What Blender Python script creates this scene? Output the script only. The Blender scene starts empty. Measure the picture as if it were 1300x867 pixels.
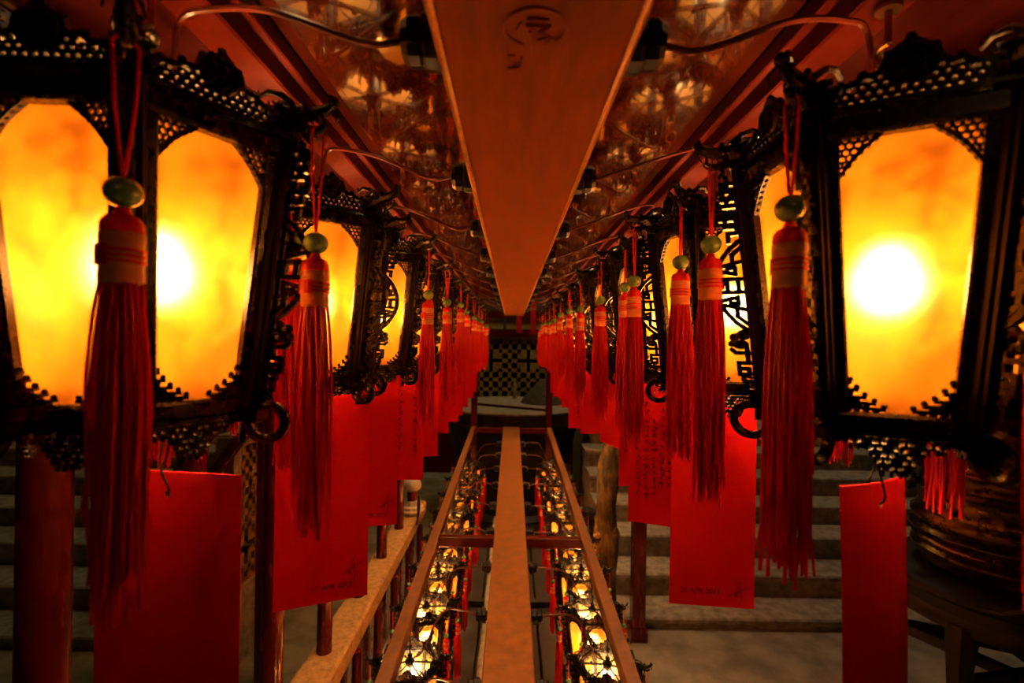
import bpy, math, random
from mathutils import Vector, Matrix
random.seed(7)
PI = math.pi
S = bpy.context.scene
COL = S.collection
V = Vector

# ------------------------------------------------------------------ mesh builder
class MB:
    def __init__(s): s.v = []; s.f = []; s.m = []; s.cur = 0
    def add(s, vs, fs):
        o = len(s.v); s.v += [tuple(p) for p in vs]
        s.f += [tuple(o+i for i in f) for f in fs]; s.m += [s.cur]*len(fs)
    def box(s, c, d, M=None):
        x, y, z = d[0]/2, d[1]/2, d[2]/2
        vs = [V((a*x, b*y, e*z)) for a in (-1, 1) for b in (-1, 1) for e in (-1, 1)]
        if M is not None: vs = [M @ p for p in vs]
        vs = [p+V(c) for p in vs]
        s.add(vs, [(0,1,3,2),(4,6,7,5),(0,4,5,1),(2,3,7,6),(0,2,6,4),(1,5,7,3)])
    def bar(s, a, b, w, t, up=V((0,0,1)), bev=0.0):
        """box from a to b, w across (perpendicular to up), t along up"""
        a, b = V(a), V(b); d = (b-a)
        if d.length < 1e-7: return
        d.normalize(); up = V(up)
        u = up - d*up.dot(d)
        if u.length < 1e-5: u = d.orthogonal()
        u.normalize(); r = d.cross(u)
        if bev <= 0: prof = [(-w/2,-t/2),(w/2,-t/2),(w/2,t/2),(-w/2,t/2)]
        else:
            x, y, e = w/2, t/2, bev
            prof = [(-x+e,-y),(x-e,-y),(x,-y+e),(x,y-e),(x-e,y),(-x+e,y),(-x,y-e),(-x,-y+e)]
        n = len(prof)
        vs = [p + r*i + u*j for p in (a, b) for i, j in prof]
        fs = [(i, (i+1) % n, n+(i+1) % n, n+i) for i in range(n)]
        fs += [tuple(range(n-1, -1, -1)), tuple(range(n, 2*n))]
        s.add(vs, fs)
    def path(s, pts, w, t, up):
        pts = [V(p) for p in pts]
        for a, b in zip(pts, pts[1:]):
            d = (b-a)
            if d.length < 1e-7: continue
            e = d.normalized()*(w*.45)
            s.bar(a-e, b+e, w, t, up)
    def tube(s, pts, r, n=8, cap=True, squash=None):
        pts = [V(p) for p in pts]
        if not isinstance(r, (list, tuple)): r = [r]*len(pts)
        k = len(pts); vs = []
        prev = None
        for i, p in enumerate(pts):
            d = (pts[min(i+1, k-1)] - pts[max(i-1, 0)])
            d = d.normalized() if d.length > 1e-9 else V((0,0,1))
            if prev is None: u = d.orthogonal().normalized()
            else:
                u = prev - d*prev.dot(d)
                u = u.normalized() if u.length > 1e-6 else d.orthogonal().normalized()
            prev = u; w = d.cross(u)
            for j in range(n):
                a = 2*PI*j/n
                vs.append(p + (u*math.cos(a) + w*math.sin(a))*r[i])
        fs = []
        for i in range(k-1):
            for j in range(n):
                fs.append((i*n+j, i*n+(j+1) % n, (i+1)*n+(j+1) % n, (i+1)*n+j))
        if cap: fs += [tuple(range(n-1, -1, -1)), tuple((k-1)*n+j for j in range(n))]
        s.add(vs, fs)
    def ball(s, c, r, n=8, m=6, M=None):
        if not isinstance(r, (list, tuple)): r = (r, r, r)
        vs = []; c = V(c)
        for i in range(m+1):
            th = PI*i/m
            for j in range(n):
                a = 2*PI*j/n
                p = V((r[0]*math.sin(th)*math.cos(a), r[1]*math.sin(th)*math.sin(a), r[2]*math.cos(th)))
                if M is not None: p = M @ p
                vs.append(c+p)
        fs = [(i*n+j, (i+1)*n+j, (i+1)*n+(j+1) % n, i*n+(j+1) % n) for i in range(m) for j in range(n)]
        s.add(vs, fs)
    def ring(s, c, axis, R, r, n=16, m=6, sq=1.0):
        c = V(c); ax = V(axis).normalized(); u = ax.orthogonal().normalized(); w = ax.cross(u)
        vs = []
        for i in range(n):
            a = 2*PI*i/n; d = u*math.cos(a)+w*math.sin(a)
            for j in range(m):
                b = 2*PI*(j+.5)/m
                vs.append(c + d*(R+r*math.cos(b)) + ax*(r*sq*math.sin(b)))
        fs = [(i*m+j, ((i+1) % n)*m+j, ((i+1) % n)*m+(j+1) % m, i*m+(j+1) % m) for i in range(n) for j in range(m)]
        s.add(vs, fs)
    def lathe(s, prof, n=24, c=(0,0,0), cap=True):
        c = V(c); vs = []
        for r, z in prof:
            for j in range(n):
                a = 2*PI*j/n; vs.append(c+V((r*math.cos(a), r*math.sin(a), z)))
        k = len(prof)
        fs = [(i*n+j, i*n+(j+1) % n, (i+1)*n+(j+1) % n, (i+1)*n+j) for i in range(k-1) for j in range(n)]
        if cap: fs += [tuple(range(n-1, -1, -1)), tuple((k-1)*n+j for j in range(n))]
        s.add(vs, fs)
    def mesh(s, name, mats, smooth=False):
        me = bpy.data.meshes.new(name); me.from_pydata(s.v, [], s.f); me.update()
        if not isinstance(mats, (list, tuple)): mats = [mats]
        for m in mats: me.materials.append(m)
        if len(mats) > 1: me.polygons.foreach_set('material_index', s.m)
        if smooth:
            me.polygons.foreach_set('use_smooth', [True]*len(me.polygons))
            try: me.set_sharp_from_angle(angle=math.radians(40))
            except Exception: pass
        return me

def ob(name, data, parent=None, loc=None, rot=None):
    o = bpy.data.objects.new(name, data); COL.objects.link(o)
    if parent is not None: o.parent = parent
    if loc is not None: o.location = loc
    if rot is not None: o.rotation_euler = rot
    return o
def tag(o, label, cat, group=None, kind=None):
    o['label'] = label; o['category'] = cat
    if group: o['group'] = group
    if kind: o['kind'] = kind
    return o
def empty(name, loc=(0,0,0), rot=(0,0,0)):
    o = ob(name, None, None, loc, rot); o.empty_display_size = .05; return o
def struct(name, mb, mat, smooth=False):
    o = ob(name, mb.mesh(name, mat, smooth)); o['kind'] = 'structure'; return o
def copy_tree(o, parent=None):
    c = o.copy(); COL.objects.link(c); c.parent = parent
    for ch in list(o.children): copy_tree(ch, c)
    return c

# ------------------------------------------------------------------ materials
def mat(name):
    m = bpy.data.materials.new(name); m.use_nodes = True
    nt = m.node_tree; nt.nodes.clear()
    out = nt.nodes.new('ShaderNodeOutputMaterial')
    return m, nt, out
def N(nt, t, **kw):
    n = nt.nodes.new(t)
    for k, v in kw.items():
        if k in n.inputs: n.inputs[k].default_value = v
        else: setattr(n, k, v)
    return n
def pbr(name, c1, c2=None, rough=.5, rough2=None, metal=0.0, spec=.5, scale=20., stretch=(1,1,1), bump=0., bscale=None, coat=0., coat_rough=.05, detail=5., trans=0., lo=.35, hi=.65, bdist=.01):
    m, nt, out = mat(name)
    b = N(nt, 'ShaderNodeBsdfPrincipled')
    b.inputs['Roughness'].default_value = rough; b.inputs['Metallic'].default_value = metal
    b.inputs['Specular IOR Level'].default_value = spec
    b.inputs['Coat Weight'].default_value = coat; b.inputs['Coat Roughness'].default_value = coat_rough
    tc = N(nt, 'ShaderNodeTexCoord'); mp = N(nt, 'ShaderNodeMapping')
    mp.inputs['Scale'].default_value = stretch
    nt.links.new(tc.outputs['Object'], mp.inputs['Vector'])
    nz = N(nt, 'ShaderNodeTexNoise', Scale=scale, Detail=detail, Roughness=.6)
    nt.links.new(mp.outputs['Vector'], nz.inputs['Vector'])
    rp = N(nt, 'ShaderNodeValToRGB')
    rp.color_ramp.elements[0].position = lo; rp.color_ramp.elements[1].position = hi
    rp.color_ramp.elements[0].color = (*c1, 1); rp.color_ramp.elements[1].color = (*(c2 or c1), 1)
    nt.links.new(nz.outputs['Fac'], rp.inputs['Fac'])
    nt.links.new(rp.outputs['Color'], b.inputs['Base Color'])
    if rough2 is not None:
        mr = N(nt, 'ShaderNodeMapRange'); mr.inputs['From Min'].default_value = lo; mr.inputs['From Max'].default_value = hi
        mr.inputs['To Min'].default_value = rough; mr.inputs['To Max'].default_value = rough2
        nt.links.new(nz.outputs['Fac'], mr.inputs['Value']); nt.links.new(mr.outputs['Result'], b.inputs['Roughness'])
    if bump > 0:
        nb = N(nt, 'ShaderNodeTexNoise', Scale=bscale or scale*2, Detail=4.)
        nt.links.new(mp.outputs['Vector'], nb.inputs['Vector'])
        bp = N(nt, 'ShaderNodeBump', Strength=bump, Distance=bdist)
        nt.links.new(nb.outputs['Fac'], bp.inputs['Height']); nt.links.new(bp.outputs['Normal'], b.inputs['Normal'])
    if trans > 0:
        tr = N(nt, 'ShaderNodeBsdfTranslucent'); mx = N(nt, 'ShaderNodeMixShader'); mx.inputs[0].default_value = trans
        nt.links.new(rp.outputs['Color'], tr.inputs['Color'])
        nt.links.new(b.outputs[0], mx.inputs[1]); nt.links.new(tr.outputs[0], mx.inputs[2]); nt.links.new(mx.outputs[0], out.inputs[0])
    else: nt.links.new(b.outputs[0], out.inputs[0])
    return m

M_BLACK = pbr('black_lacquer', (.003,.0015,.001), (.007,.003,.0015), rough=.2, rough2=.35, spec=.42, scale=60)
M_POST = pbr('dark_brown_lacquer', (.004,.002,.001), (.009,.0035,.0015), rough=.3, rough2=.45, spec=.18, scale=40, stretch=(1,1,.2))
M_BOARD = pbr('glossy_red_board', (.022,.0020,.0004), (.046,.0048,.0006), rough=.045, rough2=.13, spec=.7, scale=14, stretch=(1,.35,1), bump=.04, bscale=9, coat=.6, coat_rough=.03, bdist=.006)
M_OUTER = pbr('dull_dark_red_board', (.022,.0016,.0006), (.040,.003,.0009), rough=.5, spec=.08, scale=30, stretch=(2,.3,1), bump=.1, bscale=60, bdist=.002)
M_BEAM = pbr('red_brown_paint', (.19,.040,.002), (.28,.066,.003), spec=.14, rough=.38, rough2=.5, scale=22, stretch=(3,.5,3), bump=.1, bscale=150, bdist=.002)
M_EDGE = pbr('orange_edge_highlight', (.45,.16,.02), (.62,.26,.04), rough=.3, scale=60, spec=.5)  # lighter orange paints the light caught on the beam's edges
M_RAIL = pbr('red_painted_rail', (.060,.0036,.0005), (.095,.007,.0008), spec=.14, rough=.34, rough2=.45, scale=30, stretch=(2,.4,2), bump=.1, bscale=80, bdist=.002)
M_LOW = pbr('worn_orange_red_paint', (.13,.037,.0025), (.22,.066,.005), rough=.45, rough2=.6, scale=26, bump=.12, bscale=200, bdist=.002)
M_TASSEL = pbr('red_silk', (.70,.010,.008), (.92,.018,.014), rough=.45, scale=90, stretch=(1,1,.1), trans=.36)
M_THREAD = pbr('pale_coral_thread', (.85,.38,.20), (.95,.48,.28), rough=.45, scale=300, stretch=(.1,.1,3), trans=.1)
M_CORD = pbr('red_cord', (.85,.008,.008), rough=.5)
M_JADE = pbr('green_jade', (.09,.27,.10), (.20,.46,.20), rough=.15, scale=70, coat=.5)
M_CARD = pbr('red_card', (.84,.006,.008), (.90,.009,.012), rough=.6, spec=.2, scale=300, trans=.10, bump=.06, bscale=900, bdist=.001)
M_INK = pbr('black_ink', (.02,.003,.003), rough=.6)
M_WIRE = pbr('black_wire', (.01,.008,.007), rough=.4)
M_CABLE = pbr('brown_cable', (.09,.012,.005), (.13,.02,.008), rough=.3)
M_GLAND = pbr('black_plastic', (.006,.005,.005), rough=.28)
M_BRASS = pbr('old_brass', (.35,.2,.06), (.5,.3,.1), rough=.3, metal=1.)
M_POLE = pbr('glossy_dark_red_pole', (.07,.003,.002), (.12,.005,.003), rough=.16, rough2=.3, scale=30, stretch=(1,1,.2), bump=.35, bscale=60, bdist=.003)
M_STONE = pbr('grey_stone', (.16,.14,.11), (.34,.30,.24), rough=.8, scale=18, bump=.5, bscale=50, detail=9)
M_RISER = pbr('grey_stone_flag', (.15,.13,.10), (.30,.27,.21), rough=.75, scale=5, bump=.4, bscale=40, detail=10)
M_KERB = pbr('tan_stone', (.30,.17,.06), (.50,.31,.12), rough=.85, scale=30, bump=.6, bscale=60, detail=8)
M_BRONZE = pbr('dark_bronze', (.07,.035,.012), (.17,.085,.028), rough=.24, rough2=.36, metal=.95, scale=30, bump=.15, bscale=90, bdist=.003)
M_DARKW = pbr('black_wood', (.007,.005,.004), (.018,.012,.009), spec=.3, rough=.5, scale=30)
M_GOLD = pbr('aged_gilding', (.22,.13,.03), (.4,.25,.07), rough=.55, scale=20, bump=.4)
M_LATT = pbr('tan_lattice_wood', (.24,.13,.025), (.38,.23,.05), rough=.65, scale=24, bump=.3)
M_DARK = pbr('dark_plaster', (.03,.022,.016), (.05,.036,.026), rough=.9, scale=6)
M_ASH = pbr('grey_ash', (.03,.027,.016), (.07,.06,.035), rough=.95, scale=40, bump=.5)
M_TREE = pbr('mottled_bark', (.05,.03,.010), (.32,.21,.07), rough=.6, scale=16, stretch=(1,1,.35), bump=.8, bscale=30, detail=6, bdist=.02, lo=.45, hi=.7)
M_WHITE = pbr('pale_stone', (.45,.40,.32), (.6,.55,.45), rough=.8, scale=30, bump=.3)

def make_pane():
    m, nt, out = mat('amber_frosted_glass')
    tc = N(nt, 'ShaderNodeTexCoord')
    mp = N(nt, 'ShaderNodeMapping'); nt.links.new(tc.outputs['Object'], mp.inputs['Vector'])
    nz = N(nt, 'ShaderNodeTexNoise', Scale=38., Detail=8., Roughness=.65); nt.links.new(mp.outputs[0], nz.inputs['Vector'])
    nz2 = N(nt, 'ShaderNodeTexNoise', Scale=22., Detail=3.); nt.links.new(mp.outputs[0], nz2.inputs['Vector'])
    mul = N(nt, 'ShaderNodeMath', operation='ADD'); nt.links.new(nz.outputs['Fac'], mul.inputs[0]); nt.links.new(nz2.outputs['Fac'], mul.inputs[1])
    rp = N(nt, 'ShaderNodeValToRGB'); rp.color_ramp.elements[0].position = .38; rp.color_ramp.elements[1].position = .60
    hf = N(nt, 'ShaderNodeMath', operation='MULTIPLY'); hf.inputs[1].default_value = .5
    nt.links.new(mul.outputs[0], hf.inputs[0]); nt.links.new(hf.outputs[0], rp.inputs['Fac'])
    rp.color_ramp.elements[0].color = (.085,.023,.0008,1); rp.color_ramp.elements[1].color = (.225,.072,.0034,1)
    # grime gathers along the bottom edge of the glass
    sp = N(nt, 'ShaderNodeSeparateXYZ'); nt.links.new(tc.outputs['Object'], sp.inputs[0])
    ns = N(nt, 'ShaderNodeMath', operation='MULTIPLY_ADD'); ns.inputs[1].default_value = .03; nt.links.new(nz.outputs['Fac'], ns.inputs[0]); nt.links.new(sp.outputs['Z'], ns.inputs[2])
    mr = N(nt, 'ShaderNodeMapRange'); mr.inputs['From Min'].default_value = .012; mr.inputs['From Max'].default_value = .055
    mr.inputs['To Min'].default_value = .62; mr.inputs['To Max'].default_value = 1.
    nt.links.new(ns.outputs[0], mr.inputs['Value'])
    mm = N(nt, 'ShaderNodeMix', data_type='RGBA', blend_type='MULTIPLY'); mm.inputs[0].default_value = 1.
    nt.links.new(rp.outputs['Color'], mm.inputs[6]); nt.links.new(mr.outputs['Result'], mm.inputs[7])
    tr = N(nt, 'ShaderNodeBsdfTranslucent'); nt.links.new(mm.outputs[2], tr.inputs['Color'])
    rf = N(nt, 'ShaderNodeBsdfRefraction', IOR=PANE_IOR, Roughness=PANE_ROUGH); rf.inputs['Color'].default_value = (.85,.50,.24,1)
    mx = N(nt, 'ShaderNodeMixShader'); mx.inputs[0].default_value = PANE_FWD
    nt.links.new(tr.outputs[0], mx.inputs[1]); nt.links.new(rf.outputs[0], mx.inputs[2])
    df = N(nt, 'ShaderNodeBsdfDiffuse'); df.inputs['Color'].default_value = (.74,.40,.10,1)
    m3 = N(nt, 'ShaderNodeMixShader'); m3.inputs[0].default_value = PANE_DIFF
    nt.links.new(mx.outputs[0], m3.inputs[1]); nt.links.new(df.outputs[0], m3.inputs[2]); mx = m3
    gl = N(nt, 'ShaderNodeBsdfGlossy', Roughness=.25); gl.inputs['Color'].default_value = (1,1,1,1)
    m2 = N(nt, 'ShaderNodeMixShader'); m2.inputs[0].default_value = .03
    nt.links.new(mx.outputs[0], m2.inputs[1]); nt.links.new(gl.outputs[0], m2.inputs[2])
    nt.links.new(m2.outputs[0], out.inputs[0])
    return m
PANE_IOR, PANE_ROUGH, PANE_FWD, PANE_DIFF = 1.3, .68, .13, .30
M_PANE = make_pane()
BULB = 480.
def make_bulb():
    m, nt, out = mat('glowing_bulb')
    e = N(nt, 'ShaderNodeEmission', Strength=BULB); e.inputs['Color'].default_value = (1.,.56,.20,1)
    nt.links.new(e.outputs[0], out.inputs[0]); return m
M_BULB = make_bulb()

# ------------------------------------------------------------------ lantern
RT, RB, HB = .131, .103, .27
def Rz(z): return RB + (RT-RB)*z/HB
C30 = math.cos(PI/6)
D30 = V((math.cos(PI/6), math.sin(PI/6), 0)); T30 = V((-math.sin(PI/6), math.cos(PI/6), 0))
NRM = (D30 - V((0,0,1))*((RT-RB)*C30/HB)).normalized()
def sp(s, z, off=0.): return D30*(Rz(z)*C30+off) + T30*s + V((0,0,z))
def half(z): return Rz(z)/2

def mk_post():
    b = MB()
    a0, a1 = V((RB-.002, 0, -.012)), V((Rz(.285), 0, .285))
    b.bar(a0, a1, .020, .020, V((1,0,0)), .003)
    for y in (-.0065, .0065): b.bar(a0+V((.0105,y,0)), a1+V((.0105,y,0)), .003, .004, V((1,0,0)))
    b.box((Rz(.29), 0, .288), (.026,.026,.010)); b.box((RB, 0, -.012), (.026,.026,.012))
    return b
def fin_into(b):
    def P(u, v): return V((Rz(v)+.010+u, 0, v))
    up = V((0,1,0)); w, t = .0050, .007
    def L(*uv): b.path([P(*q) for q in uv], w, t, up)
    # upper key frets
    L((0,.268),(.016,.268),(.016,.248),(.006,.248),(.006,.258),(.011,.258)); L((0,.240),(.020,.240),(.020,.224),(.008,.224),(.008,.233))
    L((.012,.248),(.012,.240)); L((0,.214),(.016,.214),(.016,.224)); L((.004,.222),(.004,.206),(.014,.206),(.014,.196)); L((.010,.262),(.010,.276))
    # bow shaped middle fret
    arc = [(.004+.030*math.sin(PI*i/12)**.8, .196-.108*i/12) for i in range(13)]
    b.path([P(*q) for q in arc], w, t, up)
    L((0,.190),(.012,.180),(.012,.168)); L((0,.172),(.024,.166)); L((.026,.160),(.010,.156),(.010,.164),(.018,.163)); L((0,.150),(.032,.150)); L((0,.134),(.032,.134)); L((.008,.150),(.008,.134)); L((.020,.150),(.020,.134))
    L((.026,.124),(.010,.128),(.010,.120),(.018,.121)); L((0,.112),(.024,.118)); L((0,.094),(.012,.104),(.012,.116))
    # cloud scroll and lower keys
    b.ball(P(.008,.082), (.008,.004,.007), 8, 5); b.ball(P(.018,.079), (.006,.004,.0055), 8, 5); b.ball(P(.012,.070), (.009,.004,.006), 8, 5); b.ball(P(.022,.071), (.004,.0035,.004), 8, 5)
    L((.002,.060),(.018,.060),(.022,.064)); L((.006,.066),(.006,.048)); L((0,.048),(.016,.048),(.016,.034),(.006,.034),(.006,.041),(.011,.041)); L((0,.026),(.012,.026),(.012,.034)); L((0,.014),(.010,.014),(.010,.026))
    b.ball(P(.004,.005), (.007,.004,.007), 8, 5)
    return b
def ring_into(b):
    c = V((RB+.017, 0, -.020)); b.ring(c, (0,1,0), .0185, .0052, 22, 6, 1.1)
    b.ring(c, (0,1,0), .0205, .002, 22, 4, 3.2)
    return b
def dragon_into(b):
    o = V((Rz(.285), 0, .292))
    def P(x, z, y=0): return o+V((x, y, z))
    b.tube([P(-.004,-.018),P(.0,-.004),P(.006,.008),P(.014,.014)], [.011,.0115,.012,.011], 8)          # neck
    b.ball(P(.015,.015), (.013,.010,.011), 10, 7)                                                       # skull
    b.tube([P(.016,.016),P(.030,.017),P(.042,.021),P(.050,.028)], [.0095,.0075,.0062,.0045], 8)         # snout
    b.ball(P(.051,.030), (.0055,.0065,.0055), 8, 6)
    for y in (-.004,.004): b.ball(P(.049,.033,y), .003, 6, 5); b.ball(P(.023,.024,y*1.6), .0034, 6, 5)   # nostrils, brows
    b.tube([P(.012,.006),P(.024,.000),P(.036,.000),P(.043,.006)], [.007,.0056,.0045,.003], 8)           # lower jaw
    for x in (.028,.034,.040):
        for y in (-.0035,.0035): b.tube([P(x,.0125,y),P(x,.005,y)], [.0016,.0003], 5)
    for sgn in (-1,1):
        b.tube([P(.012,.023,.006*sgn),P(.002,.031,.010*sgn),P(-.010,.033,.012*sgn),P(-.019,.028,.012*sgn),P(-.021,.035,.011*sgn)], [.0036,.0033,.0029,.0024,.0010], 6)
        b.tube([P(.046,.029,.005*sgn),P(.052,.020,.010*sgn),P(.047,.012,.012*sgn)], [.0016,.0014,.0008], 5)   # whiskers
        for k, (x, z) in enumerate(((.006,.016),(-.002,.012),(-.007,.003),(.002,.002),(-.010,-.008),(.008,-.004))):
            b.tube([P(x,z,.008*sgn),P(x-.008,z+.003,.0125*sgn),P(x-.013,z+.008,.0115*sgn)], [.0042,.0032,.0009], 5)  # mane curls
        b.tube([P(.024,-.001,.003*sgn),P(.022,-.010,.004*sgn),P(.027,-.015,.003*sgn)], [.003,.0024,.0008], 5)
    b.ball(P(-.006,.018), (.008,.006,.007), 8, 6)
    for k in range(5): b.tube([P(.010-.007*k,.024-.004*k),P(.005-.007*k,.031-.0045*k)], [.0034,.0006], 5)     # crest spikes
    return b

def rings_fill(b, pts, r, th, off=0.):
    for s, z in pts: b.ring(sp(s, z, off), NRM, r, th, 9, 4, 1.6)
def mk_crest():
    """top rail, pierced pediment above it and the two pierced brackets in the pane's upper corners"""
    b = MB()
    h = half(.268)
    b.bar(sp(-h,.268), sp(h,.268), .016, .020, V((0,0,1)), .003)
    b.bar(sp(-h,.281,.004), sp(h,.281,.004), .020, .004, V((0,0,1)))
    def top(q): return .298 + .019*max(0, 1-abs(q))**.75 + .015*max(0, 1-(q/.34)**2)**.5 + .002*math.cos(q*22)
    L = 28; prev = None; H = h-.010
    for i in range(L+1):
        q = -1+2*i/L; p = sp(q*H, top(q), .0)
        if prev is not None: b.bar(prev, p+(p-prev)*.1, .0045, .0075, NRM)
        prev = p
        if i % 2 == 0: b.ball(p+V((0,0,.0022)), (.0042,.0042,.0034), 6, 4)
    row = 0; z = .288
    while z < .334:
        n = 15
        for i in range(n):
            q = -1+2*(i+.5*(row % 2))/(n-1)
            if abs(q) > 1: continue
            if z < top(q)-.004 and math.hypot(q*H, z-.313) > .0165: rings_fill(b, [(q*H, z)], .0034, .0019)
        z += .0062; row += 1
    for sg in (-1,1): b.bar(sp(sg*(half(.004)-.012),.004,-.001), sp(sg*(half(.266)-.012),.266,-.001), .010, .012, NRM, .002)
    c = sp(0,.313,.002)
    b.bar(c-NRM*.003, c-NRM*.0015, .029, .029, V((0,0,1)), .008); b.ring(c, NRM, .0155, .0022, 18, 5, 1.5); b.ring(c, NRM, .0095, .0016, 14, 4, 1.5); b.ball(c, (.005,.005,.005), 8, 6)
    for k in range(8):
        a = PI*k/4; b.bar(c, c+T30*(.0145*math.cos(a))+V((0,0,.0145*math.sin(a))), .0016, .003, NRM)
    # upper brackets: lacy triangles with a scalloped edge
    zt = .261
    for sg in (-1, 1):
        def Q(u, v): return sp(sg*(half(zt-v)-.014-u), zt-v, -.001)
        U, W_ = .036, .040; prev = None
        for i in range(8):
            t = i/7; bulge = .12*math.sin(PI*t)
            p = Q(U*(1-t)*(1-bulge), W_*t*(1-bulge))
            if prev is not None: b.bar(prev, p+(p-prev)*.15, .0030, .007, NRM)
            prev = p
            b.ball(p, (.0030,.0030,.0030), 6, 4)
        for iu in range(7):
            for iv in range(7):
                u, v = .002+iu*.0060+.003*(iv % 2), .003+iv*.0056
                if u/U+v/W_ < .90: b.ring(Q(u, v), NRM, .0031, .0013, 9, 4, 1.8)
    return b
def mk_apron():
    """bottom rail, pierced hanging apron and stepped brackets in the pane's lower corners"""
    b = MB()
    h = half(0)
    b.bar(sp(-h,.0), sp(h,.0), .016, .018, V((0,0,1)), .003)
    b.bar(sp(-h,-.010,.003), sp(h,-.010,.003), .018, .004, V((0,0,1)))
    H = h-.012
    def low(q): return -.018 - .010*(1-abs(q)) - .012*(abs(q) < .42) - .006*(abs(q) < .2)
    n = 13
    for r in range(6):
        z = -.015-.0058*r
        for i in range(n):
            q = -1+2*(i+.5*(r % 2))/n
            if abs(q) > 1 or z < low(q)-.002: continue
            if (i*7+r*3) % 5: b.bar(sp(q*H-.0036,z), sp(q*H+.0036,z), .0024, .006, NRM)
            b.bar(sp(q*H-.0036,z), sp(q*H-.0036,z-.0058), .0022, .006, NRM)
            if (i+r) % 3 == 0: b.ball(sp(q*H, z-.003), (.0028,.0028,.0026), 6, 4)
    zb = .009
    for sg in (-1, 1):
        for k, (u, v) in enumerate(((.003,.028),(.008,.021),(.014,.014),(.021,.009),(.028,.004))):
            e = sg*(half(zb)-.012)
            b.bar(sp(e-sg*(u-.004), zb-.002), sp(e-sg*(u-.004), zb+v), .0048, .006, NRM)
            b.bar(sp(e, zb+v), sp(e-sg*(u+.003), zb+v-.001), .003, .006, NRM)
            b.ball(sp(e-sg*(u+.002), zb+v+.002), (.0026,.0026,.003), 6, 4)
        for u, v in ((.004,.010),(.010,.006),(.004,.018)): rings_fill(b, [(sg*(half(zb)-.012-u), zb+v)], .003, .0015)
    return b
def mk_pane():
    b = MB(); n, m = 4, 6; vs = []
    for j in range(m+1):
        z = .004+(.264-.004)*j/m
        for i in range(n+1):
            vs.append(sp((half(z)-.006)*(-1+2*i/n), z, -.004))
    b.add(vs, [(j*(n+1)+i, j*(n+1)+i+1, (j+1)*(n+1)+i+1, (j+1)*(n+1)+i) for j in range(m) for i in range(n)])
    return b
def mk_spokes():
    b = MB()
    for k in range(6):
        a = PI*k/3; d = V((math.cos(a), math.sin(a), 0)); 
        b.bar(d*(Rz(.28)-.008)+V((0,0,.280)), d*.012+V((0,0,.292)), .005, .010, V((0,0,1)), .0015)
        b.ball(d*.07+V((0,0,.292)), (.006,.006,.005), 6, 5)
    b.lathe([(.0,.270),(.012,.272),(.015,.282),(.021,.288),(.021,.298),(.013,.304),(.010,.316),(.012,.320),(.006,.330),(.004,.332)], 12)
    return b
def mk_socket():
    b = MB(); b.lathe([(.004,.272),(.004,.215),(.013,.213),(.017,.205),(.017,.180),(.014,.172)], 14); return b
def mk_bulb():
    b = MB(); b.lathe([(.010,.174),(.013,.166),(.021,.152),(.025,.138),(.022,.122),(.012,.112),(.003,.109)], 12); return b
def mk_base_bar():
    b = MB()
    for k in range(3):
        a = PI*k/3; d = V((math.cos(a), math.sin(a), 0))*(RB-.008)
        b.bar(d+V((0,0,-.004)), -d+V((0,0,-.004)), .0045, .004)
    b.ring((0,0,-.012), (0,1,0), .007, .0016, 12, 5)
    return b
HOOK_UP, HOOK_LOW, LOW_DROP = .4365, .521, .398; ZS = .95; LS = .8
def mk_hook(top):
    b = MB()
    b.ring((0,0,.340), (1,0,0), .011, .0025, 14, 6)
    b.lathe([(.004,.346),(.0075,.350),(.0075,.366),(.005,.370),(.003,.372)], 10)
    pts = []
    for i in range(13):
        a = -PI*.95 + i/12*PI*1.45
        pts.append((.0, .013*math.cos(a), .384+.013*math.sin(a)))
    b.tube(pts, .003, 7)
    if top > .5:
        for k in range(3): b.ring((0,0,.405+.020*k), ((1,0,0),(0,1,0))[k % 2], .009, .0025, 12, 5)
    b.tube([(0,0,.397 if top < .5 else .45),(0,0,top)], .0035, 8); b.lathe([(.012,top-.005),(.012,top)], 12)
    return b

ME = {}
ME['post'] = mk_post().mesh('post', M_POST)
b = MB(); fin_into(b); ME['fin'] = b.mesh('fretwork', M_BLACK)
b = MB(); ring_into(b); ME['ring'] = b.mesh('corner_ring', M_BLACK, True)
b = MB(); dragon_into(b); ME['dragon'] = b.mesh('dragon_head', M_BLACK, True)
b = mk_post(); fin_into(b); ring_into(b); dragon_into(b); ME['corner'] = b.mesh('corner_post', M_BLACK)
ME['crest'] = mk_crest().mesh('carved_crest', M_BLACK)
ME['apron'] = mk_apron().mesh('carved_apron', M_BLACK)
ME['pane'] = mk_pane().mesh('pane', M_PANE)
ME['spokes'] = mk_spokes().mesh('spoked_crown', M_BLACK)
ME['socket'] = mk_socket().mesh('bulb_socket', M_BLACK, True)
ME['bulb'] = mk_bulb().mesh('bulb', M_BULB, True)
ME['bar'] = mk_base_bar().mesh('base_bars', M_BLACK)
ME['hook_up'] = mk_hook(HOOK_UP).mesh('hanging_hook', M_BRASS, True)
ME['hook_low'] = mk_hook(HOOK_LOW).mesh('hanging_hook', M_DARKW, True)

def proto_lantern(detail, hook):
    r = empty('hanging_lantern')
    for k in range(6):
        rot = (0,0,PI*k/3)
        if detail:
            p = ob('post', ME['post'], r, rot=rot)
            d = ob('dragon_head', ME['dragon'], p); ob('fretwork', ME['fin'], p); ob('corner_ring', ME['ring'], p)
        else: ob('corner_post', ME['corner'], r, rot=rot)
        ob('pane', ME['pane'], r, rot=rot); ob('carved_crest', ME['crest'], r, rot=rot); ob('carved_apron', ME['apron'], r, rot=rot)
    ob('spoked_crown', ME['spokes'], r); so = ob('bulb_socket', ME['socket'], r); ob('bulb', ME['bulb'], so)
    ob('base_bars', ME['bar'], r)
    ob('hanging_hook', ME[hook], r)
    return r

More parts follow.
